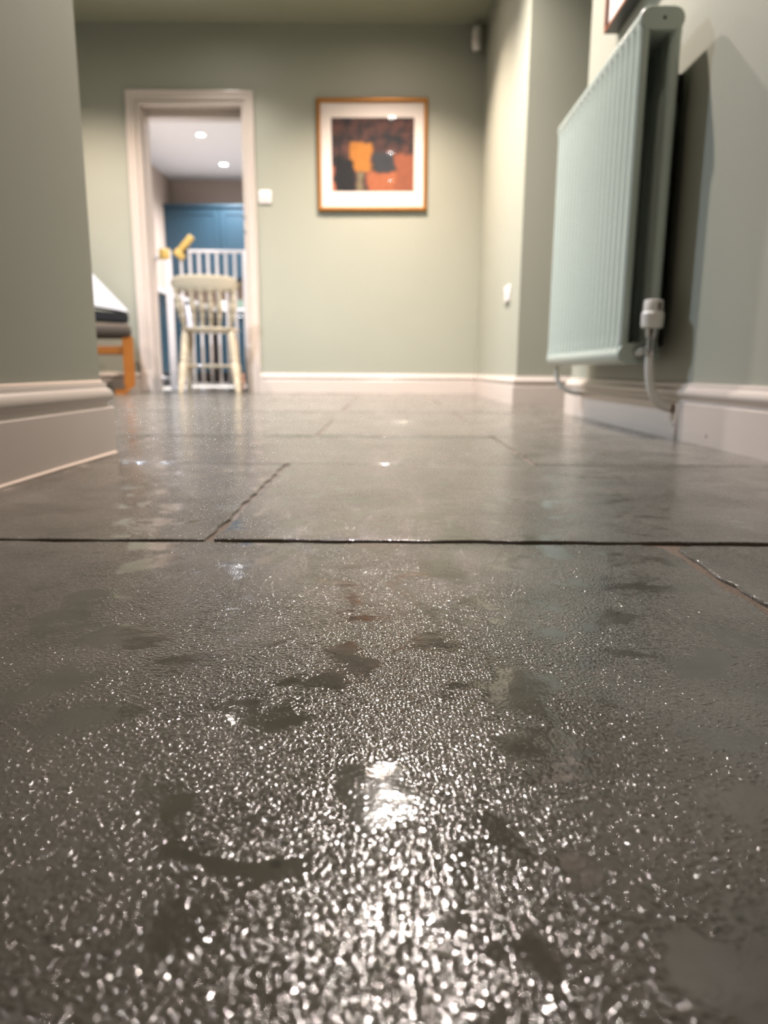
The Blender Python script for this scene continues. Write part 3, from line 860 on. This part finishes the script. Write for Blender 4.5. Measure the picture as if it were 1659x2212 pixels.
# left run of base units (front at x = -2.09)
FX = -2.10
for k, (ya, yb) in enumerate(((6.20, 6.80), (6.80, 7.40), (7.40, 8.00), (8.00, 8.60))):
    lab = ['teal base unit at the skirting end of the kitchen side run', 'second teal base unit of the kitchen side run',
           'teal base unit with a white towel on its handle', 'teal base unit of the side run next to the kitchen corner'][k]
    t = thing('base_cabinet', lab, 'cabinet', (0, 0, 0), 0, 'base units along the kitchen side wall')
    obj('carcass', B(KL + 0.003, FX, ya + 0.001, yb - 0.001, 0.13, 0.855), M['teal'], t)
    obj('plinth', B(KL + 0.05, FX - 0.05, ya + 0.001, yb - 0.001, 0.0, 0.13), M['black'], t)
    bm = bmesh.new(); shaker(bm, ya + 0.003, yb - 0.003, 0.14, 0.85, FX, 'x'); dd = obj('door', bm, M['teal'], t)
    bm = bmesh.new(); tube(bm, [(FX + 0.018, ya + 0.15, 0.80), (FX + 0.045, ya + 0.15, 0.80), (FX + 0.045, yb - 0.15, 0.80), (FX + 0.018, yb - 0.15, 0.80)], 0.006, 8); obj('handle', bm, M['steel'], dd, True)
tag(obj('worktop', B(KL + 0.002, FX + 0.045, 6.18, KB - 0.004, 0.857, 0.897, 0.004), M['worktop']), 'long white worktop on the side run of teal units', 'worktop')
# back run of base units
FY = 8.93
for k, (xa, xb) in enumerate(((-2.05, -1.50), (-1.50, -0.90), (-0.90, -0.30))):
    lab = ['teal base unit in the kitchen corner below the glass bowl', 'second teal base unit of the kitchen back run', 'third teal base unit of the kitchen back run'][k]
    t = thing('base_cabinet', lab, 'cabinet', (0, 0, 0), 0, 'base units along the kitchen back wall')
    obj('carcass', B(xa + 0.001, xb - 0.001, FY, KB - 0.003, 0.13, 0.855), M['teal'], t)
    obj('plinth', B(xa + 0.001, xb - 0.001, FY + 0.05, KB - 0.05, 0.0, 0.13), M['black'], t)
    bm = bmesh.new(); shaker(bm, xa + 0.003, xb - 0.003, 0.14, 0.85, FY, 'y'); dd = obj('door', bm, M['teal'], t)
    bm = bmesh.new(); tube(bm, [(xa + 0.15, FY - 0.018, 0.80), (xa + 0.15, FY - 0.045, 0.80), (xb - 0.15, FY - 0.045, 0.80), (xb - 0.15, FY - 0.018, 0.80)], 0.006, 8); obj('handle', bm, M['steel'], dd, True)
tag(obj('worktop', B(FX + 0.047, -0.28, FY - 0.045, KB - 0.004, 0.857, 0.897, 0.004), M['worktop']), 'white worktop under the wall cupboards', 'worktop')
# wall cupboards
for k, (xa, xb) in enumerate(((KL + 0.003, -2.03), (-2.03, -1.35), (-1.35, -0.67))):
    lab = ['teal wall cupboard against the kitchen side wall', 'middle teal wall cupboard over the worktop', 'last teal wall cupboard over the worktop'][k]
    t = thing('wall_cupboard', lab, 'cabinet', (0, 0, 0), 0, 'teal wall cupboards')
    obj('carcass', B(xa, xb - 0.001, 9.22, KB - 0.003, 1.28, 2.10), M['teal'], t)
    bm = bmesh.new(); shaker(bm, xa + 0.003, xb - 0.003, 1.285, 2.085, 9.22, 'y'); dd = obj('door', bm, M['teal'], t)
    bm = bmesh.new(); lathe(bm, (xb - 0.06, 9.20, 1.34), (xb - 0.06, 9.175, 1.34), [(0, 0.006), (0.5, 0.006), (0.6, 0.014), (1, 0.012)], 12); obj('knob', bm, M['steel'], dd, True, 40)
    obj('cornice', B(xa, xb - 0.001, 9.175, KB - 0.003, 2.10, 2.135, 0.006), M['teal'], t)
# tiled splashback
spl = thing('splashback', 'taupe tiled splashback between worktop and wall cupboards', 'splashback', (KL, KB, 0.9))
pt = None
for r in range(3):
    for c in range(14):
        loc = (0.008 + 0.15 * c, -0.004, 0.002 + 0.125 * r)
        if pt is None:
            pt = obj('tile', B(0.001, 0.148, -0.006, 0.003, 0.001, 0.1235, 0.0015, 1), M['splash'], spl); pt.location = loc
        else: share(pt, spl, loc)
# print on the kitchen side wall
def kprint():
    m = bpy.data.materials.new('pink_print'); m.use_nodes = True
    nt = m.node_tree; L = nt.links.new
    b = nt.nodes['Principled BSDF']; b.inputs['Roughness'].default_value = 0.6
    g = N(nt, 'ShaderNodeNewGeometry'); n = N(nt, 'ShaderNodeTexNoise'); n.inputs['Scale'].default_value = 7
    L(g.outputs['Position'], n.inputs['Vector'])
    cr = N(nt, 'ShaderNodeValToRGB'); e = cr.color_ramp.elements
    e[0].position = 0.40; e[0].color = S((205, 66, 70)); e[1].position = 0.62; e[1].color = S((232, 196, 206))
    L(n.outputs[0], cr.inputs[0]); L(cr.outputs[0], b.inputs['Base Color'])
    return m
kp = thing('picture', 'white framed pink and red print on the kitchen side wall', 'picture', (KL, 8.42, 1.20))
def frx(bm, w_, h_, prof):
    frame_ring(bm, w_, h_, [(i, -d) for i, d in prof], 'x')
bm = bmesh.new(); frx(bm, 0.62, 0.68, [(0, 0.001), (0, 0.022), (0.004, 0.025), (0.022, 0.025), (0.026, 0.02), (0.026, 0.001)]); obj('frame', bm, M['frame_white'], kp)
obj('mount', B(0.004, 0.008, -0.29, 0.29, 0.02, 0.66), M['mount'], kp)
obj('print', B(0.0082, 0.0095, -0.22, 0.22, 0.08, 0.60), kprint(), kp)
obj('glass', sheet([(0.013, -0.286, 0.024), (0.013, 0.286, 0.024), (0.013, 0.286, 0.656), (0.013, -0.286, 0.656)]), M['pane'], kp)
# towel on the handle
bm = bmesh.new()
rs = []
for i in range(9):
    y = 7.575 + 0.20 * i / 8
    wv = 0.004 * math.sin(i * 1.9)
    rs.append([Vector((FX + 0.053 + wv, y, 0.56)), Vector((FX + 0.055 + wv * .5, y, 0.70)), Vector((FX + 0.053, y, 0.805)), Vector((FX + 0.045, y, 0.812)), Vector((FX + 0.036, y, 0.805)), Vector((FX + 0.034, y, 0.66)),
               Vector((FX + 0.030, y, 0.66)), Vector((FX + 0.031, y, 0.808)), Vector((FX + 0.045, y, 0.817)), Vector((FX + 0.058, y, 0.808)), Vector((FX + 0.060 + wv * .5, y, 0.70)), Vector((FX + 0.058 + wv, y, 0.56))])
rings(bm, rs)
tag(obj('tea_towel', bm, M['towel'], None, True, 60), 'white tea towel hanging from a teal unit handle', 'towel')
# items on the worktops
WT = 0.897
j = thing('jug', 'white jug on the side worktop below the pink print', 'jug', (-2.50, 7.62, WT))
bm = bmesh.new(); lathe(bm, (0, 0, 0), (0, 0, 0.20), [(0, 0.045), (0.05, 0.052), (0.35, 0.062), (0.7, 0.045), (0.85, 0.042), (1, 0.052)], 20); obj('body', bm, M['plastic'], j, True, 50)
bm = bmesh.new(); tube(bm, bez((0.045, 0, 0.16), (0.11, 0, 0.17), (0.11, 0, 0.06), (0.055, 0, 0.05)), 0.008, 8); obj('handle', bm, M['plastic'], j, True)
j = thing('kettle', 'dark kettle on the side worktop near the corner', 'kettle', (-2.40, 8.35, WT))
bm = bmesh.new(); lathe(bm, (0, 0, 0), (0, 0, 0.21), [(0, 0.085), (0.08, 0.09), (0.5, 0.078), (0.85, 0.06), (0.95, 0.04), (1, 0.012)], 20); obj('body', bm, M['kettle'], j, True, 50)
bm = bmesh.new(); tube(bm, bez((0, -0.06, 0.18), (0, -0.15, 0.22), (0, -0.15, 0.05), (0, -0.085, 0.04)), 0.010, 8); obj('handle', bm, M['black'], j, True)
bm = bmesh.new(); lathe(bm, (0, 0.055, 0.13), (0, 0.12, 0.18), [(0, 0.022), (1, 0.010)], 10); obj('spout', bm, M['kettle'], j, True, 50)
bm = bmesh.new()
n = 24
rs = [[Vector((r * math.cos(2 * PI * i / n), r * math.sin(2 * PI * i / n), z)) for i in range(n)] for r, z in ((0.045, 0), (0.05, 0.004), (0.085, 0.04), (0.108, 0.09), (0.112, 0.10), (0.106, 0.10), (0.08, 0.045), (0.045, 0.010))]
rings(bm, rs)
bw = obj('glass_bowl', bm, M['greenglass'], None, True, 60); bw.location = (-1.80, 9.05, WT + 0.0005)
tag(bw, 'pale green glass bowl on the kitchen back worktop', 'bowl')
cu = thing('mug', 'white mug on the kitchen back worktop', 'mug', (-1.99, 9.02, WT))
bm = bmesh.new(); lathe(bm, (0, 0, 0), (0, 0, 0.09), [(0, 0.034), (0.1, 0.038), (0.9, 0.040), (1.0, 0.039)], 18); obj('body', bm, M['plastic'], cu, True, 50)
bm = bmesh.new(); tube(bm, bez((0.036, 0, 0.075), (0.075, 0, 0.08), (0.075, 0, 0.02), (0.037, 0, 0.02)), 0.006, 8); obj('handle', bm, M['plastic'], cu, True)
# small peach toy on the kitchen floor
bm = bmesh.new(); lathe(bm, (0, 0, 0), (0, 0, 0.135), [(0, 0.022), (0.04, 0.026), (0.35, 0.033), (0.55, 0.024), (0.65, 0.016), (0.72, 0.017), (0.85, 0.024), (0.95, 0.017), (1, 0.004)], 18)
ty = obj('skittle', bm, M['peach'], None, True, 60); ty.location = (-1.20, 6.05, 0.001)
tag(ty, 'small peach coloured object standing on the kitchen floor', 'toy')
